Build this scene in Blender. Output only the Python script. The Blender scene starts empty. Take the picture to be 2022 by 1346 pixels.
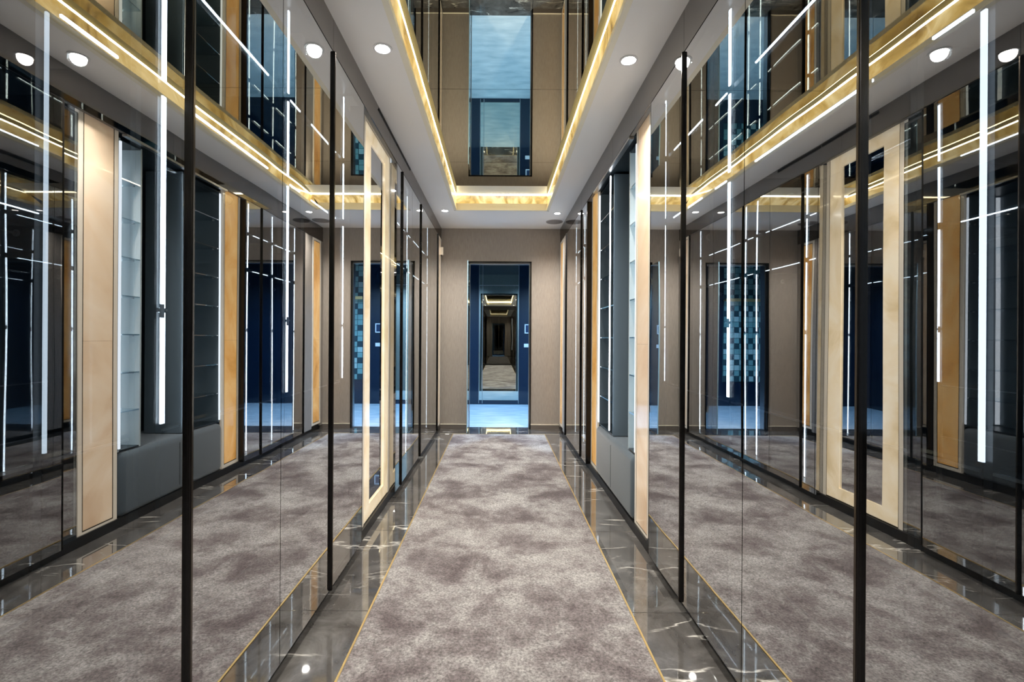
import bpy, bmesh, math, random
from mathutils import Matrix, Vector
random.seed(4)
S = bpy.context.scene
COL = S.collection

# ------------------------------------------------------------------ camera
F_PX, W_PX = 950.0, 2022.0
cam = bpy.data.cameras.new('camera')
camo = bpy.data.objects.new('camera', cam)
COL.objects.link(camo)
cam.sensor_width = 36.0
cam.lens = F_PX / W_PX * 36.0
cam.shift_x = (1011 - 984) / W_PX
cam.shift_y = (668 - 673) / W_PX
cam.clip_start = 0.02
CH = 1.22
camo.matrix_world = Matrix.Translation((0, 0, CH)) @ Matrix.Rotation(math.pi / 2, 4, 'X') @ Matrix.Rotation(0.006, 4, 'Z')
S.camera = camo

# ------------------------------------------------------------------ world, view, render transport
w = bpy.data.worlds.new('world'); S.world = w; w.use_nodes = True
w.node_tree.nodes['Background'].inputs[0].default_value = (0.55, 0.7, 0.9, 1)
w.node_tree.nodes['Background'].inputs[1].default_value = 0.6
S.view_settings.view_transform = 'Standard'
S.view_settings.look = 'None'
S.view_settings.gamma = 1.0
S.view_settings.use_curve_mapping = False
S.view_settings.exposure = 1.15
cy = S.cycles
cy.max_bounces = 14; cy.diffuse_bounces = 4; cy.glossy_bounces = 9
cy.transmission_bounces = 4; cy.transparent_max_bounces = 16
cy.caustics_reflective = True; cy.caustics_refractive = False
cy.sample_clamp_indirect = 4.0; cy.blur_glossy = 0.3
cy.use_denoising = True

LED_E = 6.0       # white wardrobe strips
COVE_E = 9.0     # warm cove line
SPOT_W = 74.0     # ceiling downlights

def lamp(name, kind, loc, power, color, **k):
    d = bpy.data.lights.new(name, kind); d.energy = power; d.color = color
    for a, b in k.items():
        if a != 'rot': setattr(d, a, b)
    o = bpy.data.objects.new(name, d); o.location = loc
    o.rotation_euler = k.get('rot', (0, 0, 0)); COL.objects.link(o); return o

# added spots without fixtures, standing in for daylight of the blue room beyond the doorway
for x_ in (-0.85, 0.95):
    lamp('blue_room_fill_spot', 'SPOT', (x_, 7.35, 2.66), 150, (0.30, 0.60, 1.0), spot_size=math.radians(150), spot_blend=0.8, shadow_soft_size=0.07)

# ------------------------------------------------------------------ dimensions (x across, y along, z up)
XL, XR = 0.775, 0.825        # glass planes
H = 2.70                     # soffit height
MIR = CH + 1.61              # ceiling mirror height
YE = 6.49                    # end wall
Y0 = -4.20                   # wall behind the camera
DT = {-1: 2.545, 1: 2.505}   # top of the doors
DB = 0.05                    # bottom of the doors
DEP = 0.60                   # wardrobe depth

# ------------------------------------------------------------------ materials
def newmat(name):
    m = bpy.data.materials.new(name); m.use_nodes = True
    n = m.node_tree.nodes; n.clear()
    out = n.new('ShaderNodeOutputMaterial')
    return m, n, m.node_tree.links, out
def pbr(name, col, rough=0.5, metal=0.0, spec=0.5, emit=None, estr=0.0, coat=0.0):
    m, n, l, out = newmat(name)
    b = n.new('ShaderNodeBsdfPrincipled')
    b.inputs['Base Color'].default_value = (*col, 1)
    b.inputs['Roughness'].default_value = rough
    b.inputs['Metallic'].default_value = metal
    b.inputs['Specular IOR Level'].default_value = spec
    b.inputs['Coat Weight'].default_value = coat
    b.inputs['Coat Roughness'].default_value = 0.03
    if emit:
        b.inputs['Emission Color'].default_value = (*emit, 1)
        b.inputs['Emission Strength'].default_value = estr
    l.new(b.outputs[0], out.inputs[0])
    m.diffuse_color = (*col, 1)
    return m, n, l, b
def P(*a, **k): return pbr(*a, **k)[0]
def ramp(n, pts):
    r = n.new('ShaderNodeValToRGB'); e = r.color_ramp.elements
    while len(e) < len(pts): e.new(0.5)
    for i, (p, c) in enumerate(pts):
        e[i].position = p; e[i].color = (*c, 1)
    return r
def objco(n, l, scale=(1, 1, 1), rot=(0, 0, 0)):
    g = n.new('ShaderNodeNewGeometry')
    mp = n.new('ShaderNodeMapping'); mp.inputs['Scale'].default_value = scale
    mp.inputs['Rotation'].default_value = rot
    l.new(g.outputs['Position'], mp.inputs['Vector']); return mp
def noise(n, l, co, scale, detail=4, rough=0.5, dist=0.0):
    t = n.new('ShaderNodeTexNoise'); t.inputs['Scale'].default_value = scale
    t.inputs['Detail'].default_value = detail; t.inputs['Roughness'].default_value = rough
    t.inputs['Distortion'].default_value = dist
    l.new(co.outputs[0], t.inputs['Vector']); return t
def mixc(n, l, fac, a, b, mode='MIX'):
    m = n.new('ShaderNodeMix'); m.data_type = 'RGBA'; m.blend_type = mode
    for s, v in ((m.inputs[0], fac), (m.inputs[6], a), (m.inputs[7], b)):
        if isinstance(v, (int, float)): s.default_value = v
        elif isinstance(v, tuple): s.default_value = (*v, 1)
        else: l.new(v, s)
    return m.outputs[2]
def bump(n, l, h, b, strength, dist):
    bp = n.new('ShaderNodeBump'); bp.inputs['Strength'].default_value = strength
    bp.inputs['Distance'].default_value = dist
    l.new(h, bp.inputs['Height']); l.new(bp.outputs[0], b.inputs['Normal'])

def smoked_glass(name, lo, hi, tint, refl):
    # partly silvered glass: reflection grows towards grazing angles, the rest passes through, tinted
    m, n, l, out = newmat(name)
    lw = n.new('ShaderNodeLayerWeight'); lw.inputs['Blend'].default_value = 0.5
    mr = n.new('ShaderNodeMapRange')
    mr.inputs['To Min'].default_value = lo; mr.inputs['To Max'].default_value = hi
    l.new(lw.outputs['Facing'], mr.inputs['Value'])
    tr = n.new('ShaderNodeBsdfTransparent'); tr.inputs[0].default_value = (*tint, 1)
    gl = n.new('ShaderNodeBsdfGlossy'); gl.inputs['Color'].default_value = (*refl, 1)
    gl.inputs['Roughness'].default_value = 0.0
    # very slight waviness of the panes
    co = objco(n, l, (1, 1, 0.35)); t = noise(n, l, co, 2.2, 1)
    bp = n.new('ShaderNodeBump'); bp.inputs['Strength'].default_value = 0.05; bp.inputs['Distance'].default_value = 0.02
    l.new(t.outputs[0], bp.inputs['Height']); l.new(bp.outputs[0], gl.inputs['Normal'])
    mx = n.new('ShaderNodeMixShader')
    l.new(mr.outputs[0], mx.inputs[0]); l.new(tr.outputs[0], mx.inputs[1]); l.new(gl.outputs[0], mx.inputs[2])
    l.new(mx.outputs[0], out.inputs[0]); m.diffuse_color = (0.2, 0.25, 0.3, 1)
    return m
def clear(name, tint, lo=0.04, hi=0.5):
    return smoked_glass(name, lo, hi, tint, (1, 1, 1))
def mirror(name, col, rough=0.0):
    m, n, l, out = newmat(name)
    gl = n.new('ShaderNodeBsdfGlossy'); gl.inputs['Color'].default_value = (*col, 1)
    gl.inputs['Roughness'].default_value = rough
    l.new(gl.outputs[0], out.inputs[0]); m.diffuse_color = (*col, 1); return m
def emis(name, col, s):
    m, n, l, out = newmat(name)
    e = n.new('ShaderNodeEmission'); e.inputs[0].default_value = (*col, 1); e.inputs[1].default_value = s
    l.new(e.outputs[0], out.inputs[0]); return m

M = {}
M['glass'] = smoked_glass('smoked_mirror_glass', 0.26, 1.0, (0.62, 0.70, 0.76), (0.90, 0.91, 0.92))
M['glass_back'] = clear('pane_inner_face', (0.96, 0.97, 0.98), 0.02, 0.05)
M['clear'] = clear('clear_glass', (0.80, 0.88, 0.92), 0.06, 0.7)
M['black'] = P('black_anodised_metal', (0.012, 0.011, 0.011), 0.22, 0.6, 0.6)
M['bronze'] = P('dark_bronze_metal', (0.10, 0.085, 0.07), 0.16, 0.9)
M['toe'] = P('black_plinth_lacquer', (0.008, 0.008, 0.008), 0.35)
M['fascia'] = smoked_glass('lacquered_fascia_glass', 0.25, 0.75, (0.02, 0.02, 0.02), (0.62, 0.60, 0.58))
M['fascia_core'] = P('fascia_board_paint', (0.16, 0.155, 0.15), 0.5)
M['soffit'], n, l, b = pbr('white_ceiling_paint', (0.90, 0.895, 0.885), 0.6)
t = noise(n, l, objco(n, l), 60, 3); bump(n, l, t.outputs[0], b, 0.06, 0.002)
M['cream'] = P('cream_cove_trim', (0.86, 0.82, 0.68), 0.45)
M['cmirror'] = mirror('bronze_tinted_ceiling_mirror', (0.50, 0.47, 0.37))
M['mirror'] = mirror('silver_mirror', (0.80, 0.80, 0.80))
M['rmirror'] = mirror('blue_room_mirror', (0.62, 0.66, 0.60), 0.004)
M['led'] = emis('white_led_diffuser', (0.90, 0.96, 1.0), LED_E)
M['led_mid'] = emis('medium_led_diffuser', (0.86, 0.93, 1.0), 1.6)
M['led_soft'] = emis('dim_led_diffuser', (0.86, 0.93, 1.0), 0.8)
M['cove_led'] = emis('warm_cove_led', (1.0, 0.87, 0.58), COVE_E)
M['lampdisc'] = emis('downlight_lens', (1.0, 0.96, 0.88), 45)
M['chrome'] = P('chrome', (0.7, 0.72, 0.74), 0.12, 1.0)
M['steel'] = P('brushed_steel', (0.45, 0.46, 0.48), 0.3, 1.0)
M['brass'] = P('brass_inlay_metal', (0.78, 0.58, 0.26), 0.30, 0.75)
M['white_plastic'] = P('white_plastic', (0.75, 0.76, 0.78), 0.4)
M['screen'] = P('dark_screen', (0.02, 0.04, 0.09), 0.15)
M['vent'] = P('vent_shadow', (0.02, 0.02, 0.02), 0.6)
M['inlay'] = P('dark_inlay_strip', (0.05, 0.035, 0.02), 0.3)
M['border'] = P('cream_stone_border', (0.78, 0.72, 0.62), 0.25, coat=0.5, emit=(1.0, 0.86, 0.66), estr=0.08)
M['gold_shelf'] = P('gold_ledge_metal', (0.75, 0.6, 0.3), 0.3, 0.6)
M['tile_a'] = P('pale_teal_tile', (0.20, 0.38, 0.36), 0.2)
M['tile_b'] = P('dark_teal_tile', (0.02, 0.06, 0.075), 0.2)
M['tile_c'] = P('white_teal_tile', (0.42, 0.56, 0.52), 0.2)
M['tower_back'] = P('pale_blue_shelf_lining', (0.42, 0.50, 0.54), 0.35)
M['bluefloor'], n, l, b = pbr('pale_blue_stone_floor', (0.62, 0.70, 0.76), 0.22)
t = noise(n, l, objco(n, l, (1, 3, 1)), 3, 5)
r = ramp(n, [(0.3, (0.50, 0.60, 0.66)), (0.7, (0.74, 0.80, 0.84))]); l.new(t.outputs[0], r.inputs[0]); l.new(r.outputs[0], b.inputs[0])
M['navywall'] = P('navy_lacquer_wall', (0.004, 0.014, 0.034), 0.12, coat=0.3)

# dark wardrobe interior lining with faint speckled grain
def lining(name, a, c, rough):
    m, n, l, b = pbr(name, a, rough)
    t = noise(n, l, objco(n, l, (1, 1, 0.25)), 22, 6, 0.7)
    r = ramp(n, [(0.35, a), (0.75, c)]); l.new(t.outputs[0], r.inputs[0]); l.new(r.outputs[0], b.inputs['Base Color'])
    return m
M['navy'] = lining('dark_navy_lining', (0.006, 0.010, 0.014), (0.020, 0.030, 0.038), 0.28)
M['back'] = lining('blue_black_back_panel', (0.009, 0.016, 0.022), (0.034, 0.050, 0.062), 0.35)
M['drawer'] = lining('black_drawer_veneer', (0.005, 0.006, 0.008), (0.018, 0.021, 0.025), 0.22)

# end wall: taupe fabric with fine vertical weave
M['taupe'], n, l, b = pbr('taupe_woven_wallcovering', (0.26, 0.23, 0.20), 0.7)
co = objco(n, l, (90, 90, 6)); t = noise(n, l, co, 2.0, 5, 0.65)
r = ramp(n, [(0.3, (0.285, 0.252, 0.222)), (0.7, (0.400, 0.360, 0.322))]); l.new(t.outputs[0], r.inputs[0])
l.new(r.outputs[0], b.inputs['Base Color']); bump(n, l, t.outputs[0], b, 0.25, 0.002)

# carpet
M['carpet'], n, l, b = pbr('mottled_grey_mauve_carpet', (0.3, 0.28, 0.28), 0.95, spec=0.1)
co = objco(n, l, (1.0, 1.0, 1.0), (0, 0, 0.5))
big = noise(n, l, co, 2.6, 8, 0.68, 0.25)
mid = noise(n, l, objco(n, l, (1, 1, 1)), 9.0, 4, 0.6)
fine = noise(n, l, objco(n, l, (1, 1, 1)), 95, 5, 0.8)
r1 = ramp(n, [(0.36, (0.105, 0.082, 0.086)), (0.45, (0.19, 0.166, 0.168)), (0.54, (0.315, 0.298, 0.296)), (0.68, (0.45, 0.44, 0.435))])
mm = n.new('ShaderNodeMath'); mm.operation = 'MULTIPLY_ADD'; mm.inputs[1].default_value = 0.22; mm.inputs[2].default_value = -0.11
l.new(mid.outputs[0], mm.inputs[0])
ad = n.new('ShaderNodeMath'); ad.operation = 'ADD'; l.new(big.outputs[0], ad.inputs[0]); l.new(mm.outputs[0], ad.inputs[1])
l.new(ad.outputs[0], r1.inputs[0])
r2 = ramp(n, [(0.34, (0.28, 0.28, 0.28)), (0.50, (0.90, 0.90, 0.90)), (0.66, (1.6, 1.6, 1.6))]); l.new(fine.outputs[0], r2.inputs[0])
l.new(mixc(n, l, 1.0, r1.outputs[0], r2.outputs[0], 'MULTIPLY'), b.inputs['Base Color'])
b.inputs['Sheen Weight'].default_value = 0.25
bump(n, l, fine.outputs[0], b, 0.7, 0.006)

# marble: grey-brown with thin white veins
M['marble'], n, l, b = pbr('dark_grey_veined_marble', (0.08, 0.075, 0.07), 0.03, spec=0.9, coat=1.0)
co = objco(n, l, (1, 1, 1), (0, 0, 0.3))
base = noise(n, l, co, 5, 8, 0.65, 0.6)
rb = ramp(n, [(0.3, (0.050, 0.046, 0.043)), (0.52, (0.115, 0.110, 0.106)), (0.75, (0.22, 0.215, 0.208))]); l.new(base.outputs[0], rb.inputs[0])
wv = noise(n, l, objco(n, l, (0.6, 2.2, 1), (0, 0, 0.22)), 1.5, 6, 0.5, 0.4)
sb = n.new('ShaderNodeMath'); sb.operation = 'SUBTRACT'; sb.inputs[1].default_value = 0.5; l.new(wv.outputs[0], sb.inputs[0])
ab = n.new('ShaderNodeMath'); ab.operation = 'ABSOLUTE'; l.new(sb.outputs[0], ab.inputs[0])
rv = ramp(n, [(0.0, (0.9, 0.9, 0.9)), (0.004, (0.45, 0.45, 0.45)), (0.010, (0, 0, 0))]); l.new(ab.outputs[0], rv.inputs[0])
gate = noise(n, l, objco(n, l), 3.1, 2); rg = ramp(n, [(0.48, (0, 0, 0)), (0.60, (1, 1, 1))]); l.new(gate.outputs[0], rg.inputs[0])
vm = mixc(n, l, 1.0, rv.outputs[0], rg.outputs[0], 'MULTIPLY')
l.new(mixc(n, l, vm, rb.outputs[0], (0.92, 0.90, 0.84)), b.inputs['Base Color'])

# onyx (backlit)
def onyx(name, dark, mid_, light, e, scale=3.0, stretch=(1, 1, 1)):
    m, n, l, b = pbr(name, light, 0.12, coat=0.6)
    t = noise(n, l, objco(n, l, stretch), scale, 6, 0.55, 1.2)
    r = ramp(n, [(0.30, dark), (0.45, mid_), (0.62, light)]); l.new(t.outputs[0], r.inputs[0])
    l.new(r.outputs[0], b.inputs['Base Color']); l.new(r.outputs[0], b.inputs['Emission Color'])
    b.inputs['Emission Strength'].default_value = e
    return m
M['onyx'] = onyx('pale_peach_onyx', (0.72, 0.50, 0.32), (0.86, 0.66, 0.46), (0.92, 0.76, 0.58), 0.14, 1.6)
M['onyx_amber'] = onyx('amber_onyx', (0.55, 0.26, 0.06), (0.80, 0.42, 0.12), (0.92, 0.58, 0.24), 0.28, 2.4, (1, 1, 0.6))
M['onyx_frame'] = onyx('pale_yellow_onyx', (0.74, 0.58, 0.34), (0.88, 0.72, 0.48), (0.95, 0.84, 0.64), 0.26, 2.6)
M['onyx_cove'] = onyx('golden_veined_onyx', (0.26, 0.15, 0.035), (0.62, 0.42, 0.13), (0.90, 0.72, 0.36), 0.50, 2.6, (3, 1, 1))
M['fabric'], n, l, b = pbr('blue_grey_upholstery', (0.070, 0.098, 0.125), 0.85, spec=0.25)
t = noise(n, l, objco(n, l), 260, 3); bump(n, l, t.outputs[0], b, 0.3, 0.002); b.inputs['Sheen Weight'].default_value = 0.4

# ------------------------------------------------------------------ builders
def link(o, parent=None):
    COL.objects.link(o)
    if parent is not None: o.parent = parent
    return o
def tag(o, label=None, cat=None, group=None, kind=None):
    if label: o['label'] = label
    if cat: o['category'] = cat
    if group: o['group'] = group
    if kind: o['kind'] = kind
    return o
def wloc(p):
    v = Vector((0, 0, 0))
    while p is not None: v += p.location; p = p.parent
    return v
def bmobj(name, bm, mats, parent=None, loc=None):
    # bm is in world coordinates; the origin is moved to the base centre
    xs = [v.co.x for v in bm.verts]; ys = [v.co.y for v in bm.verts]; zs = [v.co.z for v in bm.verts]
    o0 = Vector(loc) if loc else Vector(((min(xs) + max(xs)) / 2, (min(ys) + max(ys)) / 2, min(zs)))
    for v in bm.verts: v.co -= o0
    me = bpy.data.meshes.new(name); bm.normal_update(); bm.to_mesh(me); bm.free()
    for m in (mats if isinstance(mats, (list, tuple)) else [mats]): me.materials.append(m)
    o = bpy.data.objects.new(name, me)
    o.location = o0 - wloc(parent)
    return link(o, parent)
def add_box(bm, x0, x1, y0, y1, z0, z1, mi=0):
    if x0 > x1: x0, x1 = x1, x0
    vs = [bm.verts.new(c) for c in ((x0, y0, z0), (x1, y0, z0), (x1, y1, z0), (x0, y1, z0), (x0, y0, z1), (x1, y0, z1), (x1, y1, z1), (x0, y1, z1))]
    fs = []
    for q in ((0, 3, 2, 1), (4, 5, 6, 7), (0, 1, 5, 4), (1, 2, 6, 5), (2, 3, 7, 6), (3, 0, 4, 7)):
        f = bm.faces.new([vs[i] for i in q]); f.material_index = mi; fs.append(f)
    return fs   # order: bottom, top, -y, +x, +y, -x
def box(name, x0, x1, y0, y1, z0, z1, mat, parent=None, bev=0.0, seg=2):
    bm = bmesh.new(); add_box(bm, x0, x1, y0, y1, z0, z1)
    if bev:
        bmesh.ops.bevel(bm, geom=bm.edges[:], offset=bev, segments=seg, affect='EDGES', profile=0.5)
    o = bmobj(name, bm, mat, parent)
    if bev:
        for p in o.data.polygons: p.use_smooth = seg > 2
    return o
def empty(name, loc, label=None, cat=None, group=None):
    o = bpy.data.objects.new(name, None); o.location = loc; o.empty_display_size = 0.1
    link(o); return tag(o, label, cat, group)
def cyl(name, c, axis, r, length, mat, parent=None, seg=20, r2=None):
    bm = bmesh.new()
    bmesh.ops.create_cone(bm, cap_ends=True, segments=seg, radius1=r, radius2=r if r2 is None else r2, depth=length)
    R = {'z': Matrix.Identity(4), 'y': Matrix.Rotation(math.pi / 2, 4, 'X'), 'x': Matrix.Rotation(math.pi / 2, 4, 'Y')}[axis]
    bmesh.ops.transform(bm, matrix=Matrix.Translation(c) @ R, verts=bm.verts[:])
    o = bmobj(name, bm, mat, parent)
    for p in o.data.polygons: p.use_smooth = len(p.vertices) == 4
    return o
def struct(o): return tag(o, kind='structure')

# ------------------------------------------------------------------ floor
floor = struct(box('floor', -1.6, 1.6, Y0, YE + 0.13, -0.12, -0.02, M['toe']))
CL, CR, CY = -0.565, 0.595, 6.12
def slab(x0, x1, y0, y1):
    return box('marble_slab', x0, x1, y0 + 0.0012, y1 - 0.0012, -0.02, 0.0, M['marble'], floor, 0.0012, 1)
ys = [Y0, -3.3, -2.4, -1.5, -0.6, 0.35, 1.25, 2.15, 3.05, 3.95, 4.85, 5.60, CY]
for a, b_ in zip(ys[:-1], ys[1:]):
    slab(-1.0, CL - 0.008, a, b_); slab(CR + 0.008, 1.06, a, b_)
for a, b_ in ((-1.0, -0.403), (-0.400, 0.430), (0.433, 1.06)):
    slab(a, b_, CY + 0.008, YE + 0.13 if a == -0.400 else YE)
carpet = tag(box('carpet_runner', CL, CR, Y0, CY, -0.018, 0.003, M['carpet'], None, 0.002, 1),
             'mottled grey mauve carpet runner set between gold inlay strips', 'carpet')
gi = carpet
box('inlay_strip', CL - 0.008, CL, Y0, CY + 0.008, -0.015, 0.0035, M['brass'], gi)
box('inlay_strip', CR, CR + 0.008, Y0, CY + 0.008, -0.015, 0.0035, M['brass'], gi)
box('inlay_strip', CL, CR, CY, CY + 0.008, -0.015, 0.0035, M['brass'], gi)

# ------------------------------------------------------------------ room shell
WB = DEP + 0.10
struct(box('wall_left', -XL - WB - 0.1, -XL - WB, Y0, YE, -0.12, 3.1, M['toe']))
struct(box('wall_right', XR + WB, XR + WB + 0.1, Y0, YE, -0.12, 3.1, M['toe']))
wb = struct(box('wall_back', -XL - WB, XR + WB, Y0 - 0.1, Y0, -0.12, 3.1, M['toe']))
for i in range(4):
    a = -XL + i * 0.4
    box('glazed_panel', a + 0.003, a + 0.397, Y0, Y0 + 0.01, 0.06, 2.52, M['fascia'], wb)
    box('upright', a - 0.010, a + 0.0, Y0, Y0 + 0.03, 0.0, 2.6, M['bronze'], wb)
DX0, DX1, DTOP = -0.403, 0.430, CH + 1.025
bm = bmesh.new()
add_box(bm, -XL - WB, DX0, YE, YE + 0.13, 0, 3.1); add_box(bm, DX1, XR + WB, YE, YE + 0.13, 0, 3.1)
add_box(bm, DX0, DX1, YE, YE + 0.13, DTOP, 3.1)
wall_end = struct(bmobj('wall_end', bm, M['taupe']))
for i, (a, b_) in enumerate(((-XL, DX0 - 0.012), (DX1 + 0.012, XR))):
    o = struct(box('baseboard_end', a, b_, YE - 0.014, YE, 0.0, 0.058, M['inlay'] if False else P('taupe_baseboard', (0.16, 0.14, 0.125), 0.35)))
    box('cap_strip', a, b_, YE - 0.016, YE, 0.058, 0.064, M['cream'], o)
# door lining: black reveal with a thin pale glass edge inside it
bm = bmesh.new()
add_box(bm, DX0 - 0.012, DX0 + 0.004, YE - 0.01, YE + 0.14, 0, DTOP + 0.012)
add_box(bm, DX1 - 0.004, DX1 + 0.012, YE - 0.01, YE + 0.14, 0, DTOP + 0.012)
add_box(bm, DX0 - 0.012, DX1 + 0.012, YE - 0.01, YE + 0.14, DTOP - 0.004, DTOP + 0.012)
dframe = struct(bmobj('trim_1', bm, M['black']))
bm = bmesh.new()
add_box(bm, DX0 + 0.004, DX0 + 0.016, YE + 0.03, YE + 0.12, 0, DTOP - 0.004)
add_box(bm, DX1 - 0.016, DX1 - 0.004, YE + 0.03, YE + 0.12, 0, DTOP - 0.004)
add_box(bm, DX0 + 0.004, DX1 - 0.004, YE + 0.03, YE + 0.12, DTOP - 0.018, DTOP - 0.004)
bmobj('inner_lining', bm, M['steel'], dframe)
# open glass leaf standing against the left jamb
gd = empty('glass_door', (DX0, YE, 0), 'clear glass door leaf standing open at left side of end doorway', 'door')
box('pane', DX0 + 0.004, DX0 + 0.012, CY + 0.03, YE - 0.012, 0.012, DTOP - 0.03, M['clear'], gd)
box('edge_strip', DX0 + 0.003, DX0 + 0.013, CY + 0.02, CY + 0.03, 0.012, DTOP - 0.03, P('pale_blue_glass_edge', (0.35, 0.55, 0.68), 0.2), gd)
for hz in (0.25, 1.95):
    box('hinge', DX0 + 0.0, DX0 + 0.016, YE - 0.05, YE - 0.011, hz, hz + 0.08, M['chrome'], gd)

# blue room beyond the doorway
BY0, BY1 = YE + 0.13, 8.90
struct(box('floor_blue_room', -1.7, 1.9, BY0, BY1 + 0.1, -0.12, 0.0, M['bluefloor']))
struct(box('wall_blue_room_left', -1.8, -1.7, BY0, BY1 + 0.1, 0, 2.8, M['navywall']))
struct(box('wall_blue_room_right', 1.9, 2.0, BY0, BY1 + 0.1, 0, 2.8, M['navywall']))
struct(box('wall_blue_room_back', -1.7, 1.9, BY1, BY1 + 0.1, 0, 2.8, M['navywall']))
struct(box('ceiling_blue_room', -1.8, 2.0, BY0, BY1 + 0.1, 2.7, 2.8, M['navywall']))
mb = empty('wall_mirror', (0, BY1, 0.0), 'tall mirror panel on the navy wall seen through end doorway', 'mirror')
box('mirror_glass', -0.352, 0.372, BY1 - 0.010, BY1 - 0.002, 0.08, 2.66, M['rmirror'], mb)
for a in (-0.362, -0.296, 0.372):
    box('edge_strip', a, a + 0.009, BY1 - 0.014, BY1 - 0.001, 0.02, 2.66, M['steel'], mb)
box('edge_strip', -0.352, 0.372, BY1 - 0.014, BY1 - 0.001, 2.195, 2.205, M['steel'], mb)
th = empty('wall_thermostat', (0.535, BY1 - 0.002, 1.36), 'white framed thermostat on navy wall right of the doorway mirror', 'thermostat')
bm = bmesh.new()
for q in ((0.485, 0.60, 1.315, 1.332), (0.485, 0.60, 1.468, 1.485), (0.485, 0.502, 1.332, 1.468), (0.583, 0.60, 1.332, 1.468)):
    add_box(bm, q[0], q[1], BY1 - 0.022, BY1 - 0.001, q[2], q[3])
bmobj('frame', bm, M['white_plastic'], th)
box('screen', 0.502, 0.583, BY1 - 0.018, BY1 - 0.001, 1.332, 1.468, M['screen'], th)
sw = empty('light_switch', (0.535, BY1 - 0.002, 1.07), 'small white switch plate below the thermostat on navy wall', 'switch')
box('plate', 0.475, 0.60, BY1 - 0.012, BY1 - 0.001, 1.06, 1.125, M['white_plastic'], sw, 0.002)
box('rocker', 0.50, 0.535, BY1 - 0.016, BY1 - 0.012, 1.073, 1.112, M['white_plastic'], sw)
box('rocker', 0.54, 0.575, BY1 - 0.016, BY1 - 0.012, 1.073, 1.112, M['white_plastic'], sw)

tp = empty('tiled_panel', (1.39, BY1 - 0.01, 0.45), 'teal and white chequered tile panel on back wall of the blue room', 'tile panel')
yb = BY1 - 0.008
box('backing', 0.93, 1.85, yb, yb + 0.006, 0.44, 2.66, M['tile_b'], tp)
tm = {}
for k in ('tile_a', 'tile_b', 'tile_c'):
    bm = bmesh.new(); add_box(bm, -0.046, 0.046, -0.006, 0, -0.046, 0.046)
    me = bpy.data.meshes.new('tile'); bm.to_mesh(me); bm.free(); me.materials.append(M[k]); tm[k] = me
for i in range(9):
    for j in range(22):
        k = 'tile_b' if (i % 2 == 0 and j % 3 == 0) or (i % 2 == 1 and j % 3 == 1 and (i + j) % 4 < 3) else random.choice(['tile_a', 'tile_a', 'tile_c'])
        o = bpy.data.objects.new('tile', tm[k])
        o.location = Vector((0.99 + i * 0.1, yb - 0.0005, 0.50 + j * 0.1)) - tp.location
        link(o, tp)
gl_ = empty('gold_ledge', (1.39, BY1 - 0.06, 1.93), 'gold ledge across the teal tile panel in blue room', 'ledge')
box('shelf_board', 0.93, 1.85, BY1 - 0.115, BY1 - 0.016, 1.93, 1.965, M['gold_shelf'], gl_)
box('front_lip', 0.93, 1.85, BY1 - 0.122, BY1 - 0.1155, 1.92, 1.975, M['brass'], gl_)

# ------------------------------------------------------------------ ceiling: soffit, cove, mirror
LX, RX, LY = -0.492, 0.550, 5.56         # lip of the cove
MX0, MX1, MY = -0.452, 0.505, 5.08       # edge of the ceiling mirror
bm = bmesh.new()
add_box(bm, -XL - WB, LX - 0.0301, Y0, YE, H, H + 0.03); add_box(bm, RX + 0.0301, XR + WB, Y0, YE, H, H + 0.03)
add_box(bm, LX - 0.0301, RX + 0.0301, LY + 0.0301, YE, H, H + 0.03); add_box(bm, LX - 0.0301, RX + 0.0301, Y0, -3.4201, H, H + 0.03)
ceiling = struct(bmobj('ceiling', bm, M['soffit']))
struct(box('ceiling_slab', -XL - WB - 0.1, XR + WB + 0.1, Y0 - 0.1, YE + 0.13, 3.1, 3.2, M['toe']))
def prism(name, pts, mat, parent):
    # pts: two rings of equal length, joined
    bm = bmesh.new(); a = [bm.verts.new(p) for p in pts[0]]; b_ = [bm.verts.new(p) for p in pts[1]]
    k = len(a)
    for i in range(k): bm.faces.new((a[i], a[(i + 1) % k], b_[(i + 1) % k], b_[i]))
    bm.faces.new(a[::-1]); bm.faces.new(b_)
    bmesh.ops.recalc_face_normals(bm, faces=bm.faces[:])
    return bmobj(name, bm, mat, parent)
cove = struct(empty('trim_2', (0, 2, H)))
z1, z2, z3 = H + 0.030, H + 0.104, MIR
YC = -3.4
def side_cove(s, lip, mx):
    o = 0.03 * s
    # cream lip, onyx band, led line, gold border
    prism('cove_lip', [[(lip, YC, H), (lip, YC, z1), (lip + o, YC, z1), (lip + o, YC, H)], [(lip, LY, H), (lip, LY, z1), (lip + o, LY, z1), (lip + o, LY, H)]], M['cream'], cove)
    e = lip - s * 0.010
    prism('onyx_band', [[(lip, YC, z1), (e, YC, z2), (lip + o, YC, z2), (lip + o, YC, z1)], [(lip, LY, z1), (e, LY - 0.16, z2), (lip + o, LY - 0.16, z2), (lip + o, LY, z1)]], M['onyx_cove'], cove)
    prism('cove_led', [[(e, YC, z2), (e - s * 0.004, YC, z2 + 0.010), (lip + o, YC, z2 + 0.010), (lip + o, YC, z2)], [(e, LY - 0.20, z2), (e - s * 0.004, LY - 0.20, z2 + 0.010), (lip + o, LY - 0.20, z2 + 0.010), (lip + o, LY - 0.20, z2)]], M['cove_led'], cove)
    prism('gold_border', [[(e - s * 0.004, YC, z2 + 0.010), (mx, YC, z3), (lip + o, YC, z3), (lip + o, YC, z2 + 0.010)], [(e - s * 0.004, LY - 0.22, z2 + 0.010), (mx, MY, z3), (lip + o, MY, z3), (lip + o, LY - 0.22, z2 + 0.010)]], M['gold_paint'], cove)
M['gold_paint'] = P('gold_lacquer', (0.46, 0.38, 0.16), 0.35, 0.3)
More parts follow.
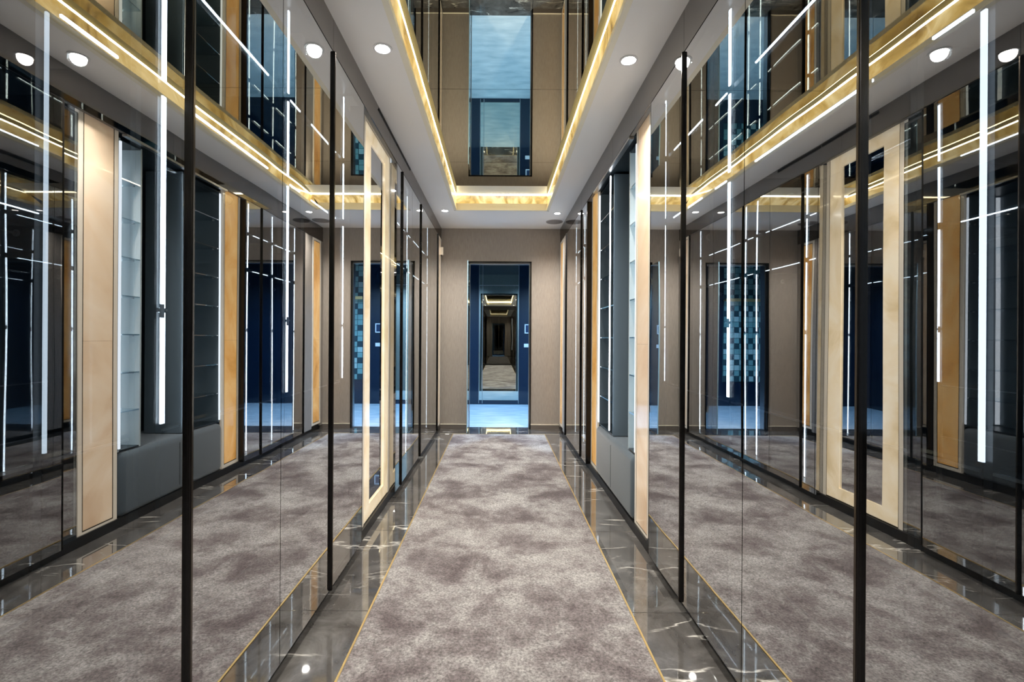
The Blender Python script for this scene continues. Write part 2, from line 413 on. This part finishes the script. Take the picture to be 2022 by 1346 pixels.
side_cove(-1, LX, MX0); side_cove(1, RX, MX1)
def end_piece(name, y0, za, y1, zb, mat, x0=LX, x1=RX, x2=LX, x3=RX):
    prism(name, [[(x0, y0, za), (x2, y1, zb), (x2, y1 + 0.03, zb + 0.004), (x0, y0 + 0.03, za + 0.0)], [(x1, y0, za), (x3, y1, zb), (x3, y1 + 0.03, zb + 0.004), (x1, y0 + 0.03, za)]], mat, cove)
end_piece('cove_lip', LY, H, LY, H + 0.078, M['cream'])
end_piece('onyx_band', LY, H + 0.078, LY - 0.185, z2 + 0.012, M['onyx_cove'])
end_piece('cove_led', LY - 0.185, z2 + 0.012, LY - 0.21, z2 + 0.022, M['cove_led'])
bm = bmesh.new(); add_box(bm, LX, RX, -3.42, -3.40, H, H + 0.078); bmobj('cove_lip', bm, M['cream'], cove)
box('cove_led', LX, RX, -3.42, -3.40, H + 0.10, H + 0.112, M['cove_led'], cove)
box('onyx_band', LX, RX, -3.42, -3.40, H + 0.079, H + 0.099, M['onyx_cove'], cove)
end_piece('cream_border', LY - 0.21, z2 + 0.022, MY, z3, M['cream'], LX, RX, MX0, MX1)
cm = struct(empty('ceiling_mirror', (0, 2, MIR)))
for a, b_ in ((-3.4, -2.09), (-2.09, -0.79), (-0.79, 0.51), (0.51, 1.81), (1.81, 3.11), (3.11, 4.40), (4.40, MY + 0.03)):
    box('mirror_panel', MX0 - 0.02, MX1 + 0.02, a + 0.0015, b_ - 0.0015, MIR, MIR + 0.008, M['cmirror'], cm)
box('backing_board', MX0 - 0.05, MX1 + 0.05, -3.4, MY + 0.05, MIR + 0.009, MIR + 0.03, P('mirror_seam_grey', (0.35, 0.34, 0.30), 0.5), cm)

# downlights
dl = (('left soffit strip, the nearer one', -0.601, 2.46), ('right soffit strip, the nearer one', 0.682, 2.55),
      ('left soffit strip beside the end wall', -0.628, 5.58), ('right soffit strip beside the end wall', 0.686, 5.67),
      ('left soffit strip behind the viewpoint', -0.601, -0.6), ('right soffit strip behind the viewpoint', 0.682, -0.55),
      ('left soffit strip at the far back', -0.601, -3.6), ('right soffit strip at the far back', 0.682, -3.6))
for t_, x, y in dl:
    d = empty('downlight', (x, y, H), 'round recessed downlight in ' + t_, 'ceiling light', 'downlights in the white soffit')
    bm = bmesh.new()
    N = 28
    prof = ((0.048, -0.001), (0.047, -0.005), (0.038, -0.006), (0.034, 0.0))
    rings = [[bm.verts.new((x + r_ * math.cos(2 * math.pi * i / N), y + r_ * math.sin(2 * math.pi * i / N), H + z_)) for i in range(N)] for r_, z_ in prof]
    for a, b_ in zip(rings[:-1], rings[1:]):
        for i in range(N): bm.faces.new((a[i], a[(i + 1) % N], b_[(i + 1) % N], b_[i]))
    bmobj('ring', bm, M['white_plastic'], d)
    cyl('lens', (x, y, H - 0.0015), 'z', 0.031, 0.002, M['lampdisc'], d, 24)
    sp = lamp('spot', 'SPOT', (x, y, H - 0.012), SPOT_W, (1.0, 0.93, 0.84), spot_size=math.radians(140), spot_blend=0.9, shadow_soft_size=0.035)

# speaker grille in the far right soffit
sg = empty('ceiling_speaker', (0.70, 6.08, H), 'round grey grille in white ceiling near the right end corner', 'speaker')
cyl('rim', (0.70, 6.08, H - 0.004), 'z', 0.105, 0.008, P('grey_grille', (0.36, 0.34, 0.33), 0.6), sg, 32)
cyl('grille', (0.70, 6.08, H - 0.009), 'z', 0.092, 0.004, P('grille_mesh', (0.25, 0.235, 0.23), 0.7), sg, 32)

# ------------------------------------------------------------------ fascia above the doors
def X(s, d): return s * d
def sbox(name, s, d0, d1, y0, y1, z0, z1, mat, parent=None, bev=0.0, seg=2):
    return box(name, X(s, d0), X(s, d1), y0, y1, z0, z1, mat, parent, bev, seg)
def glass_box(name, s, d, th, y0, y1, z0, z1, front, parent, rest=None):
    # slab of glass whose room side is the partly silvered face
    bm = bmesh.new(); fs = add_box(bm, X(s, d), X(s, d + th), y0, y1, z0, z1, 1)
    (fs[5] if s > 0 else fs[3]).material_index = 0
    fs[2].material_index = 2; fs[4].material_index = 2; fs[0].material_index = 2; fs[1].material_index = 2
    return bmobj(name, bm, [front, rest or M['glass_back'], M['black']], parent)
for s, d, nm, cuts in ((-1, XL, 'trim_3', (Y0, 1.21, 2.24, 3.41, 4.78, YE)), (1, XR, 'trim_4', (Y0, 1.10, 2.16, 3.51, 4.81, YE))):
    f = struct(empty(nm, (X(s, d), 3, DT[s])))
    for a, b_ in zip(cuts[:-1], cuts[1:]):
        p_ = glass_box('fascia_panel', s, d, 0.006, a + 0.001, b_ - 0.001, DT[s] + 0.006, H, M['fascia'], f, M['fascia_core'])
    sbox('fascia_board', s, d + 0.007, d + 0.03, Y0, YE, DT[s] + 0.006, H, M['fascia_core'], f)
    # plinth, recessed under the doors
    t_ = struct(sbox('baseboard_left' if s < 0 else 'baseboard_right', s, d + 0.035, d + 0.055, Y0, YE, 0.0, 0.06, M['toe']))
va = empty('air_vent', (-XL, 3.9, H - 0.04), 'long dark slot vent in fascia under the left ceiling edge', 'vent')
for a, b_ in ((3.08, 3.62), (3.64, 4.18)):
    sbox('slot', -1, XL - 0.002, XL + 0.0, a, b_, H - 0.030, H - 0.008, M['vent'], va)
    sbox('blade', -1, XL - 0.006, XL - 0.002, a, b_, H - 0.021, H - 0.017, M['black'], va)

# ------------------------------------------------------------------ wardrobes
def led(s, parent, d, y, z0, z1, wid=0.018, mat=None):
    o = sbox('led_strip', s, d, d + 0.010, y - wid, y, z0, z1, mat or M['led'], parent)
    return o
def wardrobe(s, y0, y1, doors, label, led_d, divs, drawers=True, low=0.985, shelves=True):
    # divs: (y of the strip end face, width, brightness key, has partition)
    d = XL if s < 0 else XR
    top = DT[s] + 0.10
    wd = empty('wardrobe', (X(s, d + DEP / 2), (y0 + y1) / 2, 0.0), label, 'wardrobe', 'glass fronted wardrobes')
    f0 = d + 0.028
    b1 = d + DEP
    sbox('back_panel', s, b1 - 0.018, b1, y0, y1, 0.06, top, M['back'], wd)
    sbox('floor_panel', s, f0, b1 - 0.018, y0, y1, 0.06, 0.085, M['navy'], wd)
    sbox('top_panel', s, f0 + 0.01, b1 - 0.018, y0, y1, top - 0.02, top, M['navy'], wd)
    cuts = sorted(set([y0] + [q[0] for q in divs if y0 + 0.03 < q[0] < y1 - 0.03] + [y1]))
    for c in cuts:
        a, b_ = (c - 0.018, c) if c > y0 else (y0 + 0.0005, y0 + 0.018)
        sbox('side_panel', s, led_d + 0.012, b1 - 0.018, a, b_ - 0.0005, 0.086, top - 0.021, M['navy'], wd)
    for c0, c1 in zip(cuts[:-1], cuts[1:]):
        if c1 - c0 < 0.12: continue
        ya, yb = (c0 + 0.001 if c0 > y0 else y0 + 0.019), c1 - 0.019
        if drawers:
            sbox('drawer_block', s, led_d + 0.031, b1 - 0.019, ya, yb, 0.086, low - 0.013, M['drawer'], wd)
            hh = (low - 0.013 - 0.09) / 3
            for i in range(3):
                z0 = 0.09 + i * hh
                dr = sbox('drawer', s, led_d + 0.013, led_d + 0.030, ya + 0.003, yb - 0.003, z0 + 0.003, z0 + hh - 0.003, M['drawer'], wd, 0.0015, 1)
                sbox('pull_edge', s, led_d + 0.008, led_d + 0.0125, ya + 0.003, yb - 0.003, z0 + hh - 0.010, z0 + hh - 0.004, M['steel'], dr)
            sbox('drawer_top', s, led_d + 0.006, b1 - 0.019, ya, yb, low - 0.012, low - 0.004, M['clear'], wd)
        if shelves:
            for z in (1.88, 2.245):
                sh = sbox('shelf', s, led_d + 0.014, b1 - 0.019, ya, yb, z, z + 0.022, M['navy'], wd)
                sbox('led_strip', s, led_d + 0.002, led_d + 0.007, ya + (yb - ya) * 0.12, yb - (yb - ya) * 0.22, z - 0.002, z + 0.004, M['led'], sh)
            rail = cyl('hanging_rail', (X(s, led_d + 0.25), (ya + yb) / 2, 1.80), 'y', 0.012, yb - ya, M['chrome'], wd, 12)
            for yy in (ya + 0.004, yb - 0.004):
                cyl('rail_socket', (X(s, led_d + 0.25), yy, 1.80), 'y', 0.02, 0.008, M['steel'], rail, 12)
    z_lo = low if drawers else 0.09
    segs = ((z_lo, 1.866), (1.908, 2.228), (2.264, top - 0.03))
    for q in divs:
        for z0, z1_ in segs:
            sbox('led_strip', s, led_d, led_d + 0.005, q[0] - q[1] - 0.001, q[0] - 0.001, z0, z1_, M[q[2]], wd)
        if q[2] == 'led':
            ck = sbox('cable_clip', s, led_d - 0.005, led_d, q[0] - q[1] - 0.022, q[0] - 0.001, 1.284, 1.296, M['chrome'], wd, 0.002, 2)
            sbox('clip_plate', s, led_d - 0.008, led_d - 0.005, q[0] - q[1] - 0.016, q[0] - q[1] - 0.002, 1.270, 1.306, M['white_plastic'], ck)
            sbox('clip_screw', s, led_d - 0.009, led_d - 0.005, q[0] - 0.010, q[0] - 0.005, 1.288, 1.294, M['steel'], ck)
    for (a, b_, post) in doors:
        dr = glass_box('door', s, d, 0.008, a + 0.002, b_ - 0.002, DB, DT[s], M['glass'], wd)
        sbox('bottom_rail', s, d + 0.009, d + 0.026, a + 0.002, b_ - 0.002, DB, DB + 0.012, M['black'], dr)
        sbox('top_rail', s, d + 0.009, d + 0.026, a + 0.002, b_ - 0.002, DT[s] - 0.012, DT[s], M['black'], dr)
        if post:
            hp = sbox('handle_post', s, d - 0.010, d + 0.018, b_ - 0.0115, b_ - 0.0005, DB - 0.004, DT[s] + 0.002, M['black'], dr, 0.002, 2)
            sbox('bronze_insert', s, d - 0.012, d - 0.0095, b_ - 0.009, b_ - 0.003, DB, DT[s], M['bronze'], dr)
        else:
            sbox('seal_strip', s, d + 0.001, d + 0.016, b_ - 0.0045, b_ - 0.0005, DB, DT[s], M['black'], dr)
    return wd
LD, RD = 0.903, 0.942
def run(a, b_, n): return [(a + (b_ - a) * i / n, a + (b_ - a) * (i + 1) / n, i % 2 == 1) for i in range(n)]
wardrobe(-1, Y0, -1.34, run(Y0, -1.34, 5), 'long left glass wardrobe at the far back, behind the viewpoint', LD, [(-3.2, .012, 'led'), (-2.3, .012, 'led'), (-1.36, .012, 'led')])
wardrobe(-1, -1.34, 0.185, run(-1.34, 0.185, 3), 'left glass wardrobe just behind the viewpoint', LD, [(-0.6, .012, 'led'), (0.16, .012, 'led')])
wardrobe(-1, 0.185, 1.21, ((0.185, 0.70, 0), (0.70, 1.21, 1)), 'left glass wardrobe nearest the viewpoint, dim narrow light strip', LD, [(0.965, .006, 'led_soft')])
wardrobe(-1, 1.21, 2.24, ((1.21, 1.72, 0), (1.72, 2.24, 1)), 'left glass wardrobe between the two nearest black posts', LD, [(1.305, .014, 'led'), (2.068, .013, 'led')])
wardrobe(-1, 2.24, 2.80, ((2.24, 2.75, 0),), 'left glass wardrobe directly before the hollow onyx frame', LD, [(2.80, .011, 'led')])
wardrobe(-1, 3.66, 3.85, ((3.66, 3.85, 1),), 'narrow single-door left wardrobe just past the hollow onyx frame', LD, [(3.75, .012, 'led')], drawers=False, shelves=False)
wardrobe(-1, 3.85, 4.78, ((3.85, 4.30, 0), (4.30, 4.78, 1)), 'two-door left wardrobe farther along, full height light strips', LD, [(4.0, .012, 'led'), (4.75, .014, 'led')], drawers=False)
lastw = wardrobe(-1, 4.78, 6.12, ((4.78, 5.45, 0), (5.45, 6.12, 1)), 'last left wardrobe by the end wall', LD, [(4.97, .014, 'led'), (6.10, .012, 'led')], drawers=False)
wardrobe(1, Y0, -1.54, run(Y0, -1.54, 5), 'long right glass wardrobe at the far back, behind the viewpoint', RD, [(-3.3, .012, 'led'), (-2.4, .012, 'led'), (-1.56, .012, 'led')])
wardrobe(1, -1.54, 0.04, run(-1.54, 0.04, 3), 'right glass wardrobe just behind the viewpoint', RD, [(-0.8, .012, 'led'), (0.02, .012, 'led')])
wardrobe(1, 0.04, 1.10, ((0.04, 0.56, 0), (0.56, 1.10, 1)), 'right glass wardrobe nearest the viewpoint, before the thick black post', RD, [(0.945, .010, 'led_mid')])
wardrobe(1, 1.10, 2.16, ((1.10, 1.62, 0), (1.62, 2.16, 1)), 'right glass wardrobe between the two nearest black posts', RD, [(1.985, .016, 'led')])
wardrobe(1, 2.16, 2.745, ((2.16, 2.62, 0),), 'right glass wardrobe directly before the peach onyx panel', RD, [(2.742, .011, 'led')])
wardrobe(1, 4.52, 4.81, ((4.52, 4.81, 1),), 'narrow single-door right wardrobe just past the amber onyx panel', RD, [(4.79, .012, 'led')], drawers=False)
wardrobe(1, 4.81, 5.89, ((4.81, 5.35, 0), (5.35, 5.89, 1)), 'last right wardrobe by the end wall', RD, [(5.30, .012, 'led'), (5.87, .012, 'led')], drawers=False)

# ------------------------------------------------------------------ onyx panels
def onyx_panel(s, y0, y1, mat, label, bord=0.028, z0=0.085, zt=None, d=None):
    d = (XL if s < 0 else XR) if d is None else d
    zt = zt or DT[s] - 0.005
    p = empty('backlit_onyx', (X(s, d), (y0 + y1) / 2, z0), label, 'light panel', 'backlit onyx wall panels')
    def fr(name, a0, a1, b0, b1_, t0, t1, m_):
        bm = bmesh.new(); k = b0
        add_box(bm, X(s, d - t0), X(s, d + t1), a0, a0 + k, b1_[0], b1_[1]); add_box(bm, X(s, d - t0), X(s, d + t1), a1 - k, a1, b1_[0], b1_[1])
        add_box(bm, X(s, d - t0), X(s, d + t1), a0 + k, a1 - k, b1_[0], b1_[0] + k); add_box(bm, X(s, d - t0), X(s, d + t1), a0 + k, a1 - k, b1_[1] - k, b1_[1])
        return bmobj(name, bm, m_, p)
    fr('stone_border', y0, y1, bord, (z0, zt), 0.004, 0.02, M['border'])
    fr('inlay_line', y0 + bord, y1 - bord, 0.008, (z0 + bord, zt - bord), 0.002, 0.015, M['inlay'])
    q = bord + 0.008
    zs_ = [z0 + q, CH - 0.03, zt - q]
    for a, b_ in zip(zs_[:-1], zs_[1:]):
        sbox('onyx_sheet', s, d - 0.003, d + 0.012, y0 + q, y1 - q, a + 0.0005, b_ - 0.0005, mat, p)
    sbox('backing_box', s, d + 0.021, d + 0.06, y0, y1, z0 - 0.02, zt, M['toe'], p)
    return p
PD = 0.05    # the tall lights sit a hand's width behind the glass line
onyx_panel(1, 2.772, 3.055, M['onyx'], 'pale peach onyx panel on right wall before the shelf niche', z0=0.045, zt=2.57, d=XR + PD)
onyx_panel(1, 4.225, 4.500, M['onyx_amber'], 'amber onyx panel on right wall past the bench niche', z0=0.06, zt=2.57, d=XR + PD)
onyx_panel(1, 6.14, 6.40, M['onyx_amber'], 'slim onyx panel at the right end of corridor by end wall')
onyx_panel(-1, 6.14, 6.40, M['onyx'], 'slim onyx panel at the left end of corridor by end wall')
for s, d in ((-1, XL), (1, XR)):
    fz = struct(sbox('trim_5' if s < 0 else 'trim_6', s, d, d + 0.02, 6.402, YE, DB, DT[s], M['taupe']))
struct(sbox('trim_7', 1, XR, XR + 0.02, 5.90, 6.138, DB, DT[1], M['taupe']))
sn = empty('door_sensor', (-XL + 0.02, 6.33, 2.36), 'small beige sensor box beside the left end onyx panel', 'sensor')
box('case', -XL + 0.004, -XL + 0.04, 6.34, 6.38, 2.32, 2.42, M['border'], sn, 0.003)
box('bracket', -XL + 0.008, -XL + 0.022, 6.35, 6.37, 2.30, 2.32, M['inlay'], sn)

# hollow onyx frame around a mirror, left wall
y0, y1, zb, zt = 2.94, 3.64, 0.03, 2.60
FX = XL + 0.055
fr = empty('onyx_mirror_frame', (-FX, (y0 + y1) / 2, zb), 'hollow pale onyx frame around a tall mirror on left wall', 'mirror frame')
def rect_ring(name, off, wy, wz, t0, t1, mat, mitre=True):
    a0, a1, c0, c1 = y0 + off, y1 - off, zb + off, zt - off
    outer = [(a0, c0), (a1, c0), (a1, c1), (a0, c1)]
    inner = [(a0 + wy, c0 + wz), (a1 - wy, c0 + wz), (a1 - wy, c1 - wz), (a0 + wy, c1 - wz)]
    for i in range(4):
        j = (i + 1) % 4
        q = [outer[i], outer[j], inner[j], inner[i]]
        # each mitred rail shrinks by a hair so that the joints read
        bm = bmesh.new()
        A = [bm.verts.new((-FX + t0, yy, zz)) for yy, zz in q]; B = [bm.verts.new((-FX - t1, yy, zz)) for yy, zz in q]
        for k in range(4): bm.faces.new((A[k], A[(k + 1) % 4], B[(k + 1) % 4], B[k]))
        bm.faces.new(A[::-1]); bm.faces.new(B); bmesh.ops.recalc_face_normals(bm, faces=bm.faces[:])
        bmobj(name, bm, mat, fr)
rect_ring('stone_border', 0, 0.030, 0.022, 0.005, 0.02, M['border'])
rect_ring('inlay_line', 0.030, 0.007, 0.007, 0.002, 0.015, M['inlay'])
rect_ring('onyx_rail', 0.037, 0.120, 0.085, 0.004, 0.014, M['onyx_frame'])
sbox('mirror_glass', -1, FX + 0.006, FX + 0.012, y0 + 0.150, y1 - 0.150, zb + 0.115, zt - 0.115, M['mirror'], fr)
sbox('backing_box', -1, FX + 0.022, FX + 0.08, y0, y1, zb - 0.02, zt, M['toe'], fr)

# reveals either side of the recessed panels
rv_ = struct(empty('trim_9', (0, 3.2, DB)))
sbox('reveal', -1, XL + 0.001, XL + 0.08, 3.643, 3.657, DB, DT[-1], smoked_glass('reveal_glass', 0.5, 0.95, (0.05, 0.05, 0.05), (0.85, 0.85, 0.85)), rv_)
glass_box('filler_glass', -1, XL + 0.05, 0.006, 2.765, 2.937, DB, DT[-1], M['glass'], rv_)
glass_box('filler_glass', 1, XR + 0.05, 0.006, 2.635, 2.770, DB, DT[1], M['glass'], rv_)
sbox('reveal', -1, XL, XL + 0.08, 2.752, 2.760, DB, DT[-1], M['black'], rv_)
sbox('reveal', 1, XR, XR + 0.08, 2.622, 2.630, DB, DT[1], M['black'], rv_)
sbox('reveal', 1, XR, XR + 0.09, 4.503, 4.515, DB, DT[1], M['black'], rv_)

# ------------------------------------------------------------------ niche with bench and shelf towers, right wall
NY0, NY1 = 3.062, 4.218
nb = None
struct(sbox('wall_niche_back', 1, XR + 0.50, XR + 0.53, NY0, NY1, 0.05, 2.62, P('slate_blue_niche_lining', (0.06, 0.085, 0.105), 0.30), nb))
struct(sbox('wall_niche_side', 1, XR + 0.062, XR + 0.50, NY0 + 0.0, NY0 + 0.010, 0.05, 2.62, M['navy'], nb))
struct(sbox('wall_niche_side', 1, XR + 0.062, XR + 0.50, NY1 - 0.010, NY1 - 0.0, 0.05, 2.62, M['navy'], nb))
struct(sbox('ceiling_niche', 1, XR + 0.035, XR + 0.50, NY0, NY1, DT[1] + 0.006, DT[1] + 0.03, M['back'], nb))
struct(sbox('trim_10', 1, XR + 0.0, XR + 0.03, NY0, NY1, DT[1] - 0.012, DT[1] + 0.004, M['steel'], nb))
bench = empty('bench', (XR + 0.24, 3.64, 0.05), 'blue grey upholstered bench built into the right wall niche', 'bench')
box('seat_block', XR + 0.03, XR + 0.495, NY0 + 0.006, NY1 - 0.006, 0.055, 0.47, M['fabric'], bench, 0.045, 5)
box('seam', XR + 0.028, XR + 0.031, 3.638, 3.642, 0.10, 0.42, M['navy'], bench)
TX = XR + 0.04
M['slate'] = P('slate_blue_lacquer', (0.10, 0.135, 0.165), 0.3)
def tower(y0, y1, label, ledside, lining):
    t = empty('shelf_tower', (TX + 0.2, (y0 + y1) / 2, 0.475), label, 'shelf tower', 'open shelf towers in the niche')
    za, zb_ = 0.476, 2.49
    box('back_panel', TX + 0.30, TX + 0.315, y0, y1, za, zb_, lining, t)
    box('side_panel', TX + 0.02, TX + 0.30, y0, y0 + 0.012, za, zb_, M['slate'] if ledside > 0 else M['tower_back'], t)
    box('side_panel', TX + 0.02, TX + 0.30, y1 - 0.012, y1, za, zb_, lining, t)
    for i in range(9):
        z = za + (zb_ - za) * i / 8.0 - (0.004 if i else -0.001)
        if i == 8: z -= 0.006
        sh = box('shelf', TX + 0.022, TX + 0.299, y0 + 0.0125, y1 - 0.0125, z, z + 0.008, M['clear'] if 0 < i < 8 else M['navy'], t)
        if 0 < i < 8:
            for yy in (y0 + 0.03, y1 - 0.035):
                box('shelf_clip', TX + 0.05, TX + 0.065, yy, yy + 0.01, z - 0.008, z, M['steel'], sh)
    a = y0 + 0.013 if ledside < 0 else y1 - 0.025
    box('led_strip', TX + 0.27, TX + 0.299, a, a + 0.012, za + 0.02, zb_ - 0.02, M['led'] if ledside < 0 else M['led_soft'], t)
    box('led_strip', TX + 0.010, TX + 0.0195, y0 if ledside < 0 else y1 - 0.012, (y0 if ledside < 0 else y1 - 0.012) + 0.012, za + 0.02, zb_ - 0.02, M['led_soft'], t)
    return t
tower(3.075, 3.270, 'pale open shelf tower on the bench beside the peach onyx panel', -1, M['tower_back'])
ft = tower(3.70, 4.205, 'dark slate open shelf tower at the far end of the bench niche', 1, M['slate'])
box('led_strip', XR + 0.026, XR + 0.032, 3.684, 3.698, 0.52, 2.47, M['led'], ft)


# wiring channel behind the left frame: closes the gap between the wardrobes
struct(sbox('trim_8', -1, XL + 0.14, XL + DEP, 2.805, 3.64, 0.06, 2.60, M['navy']))
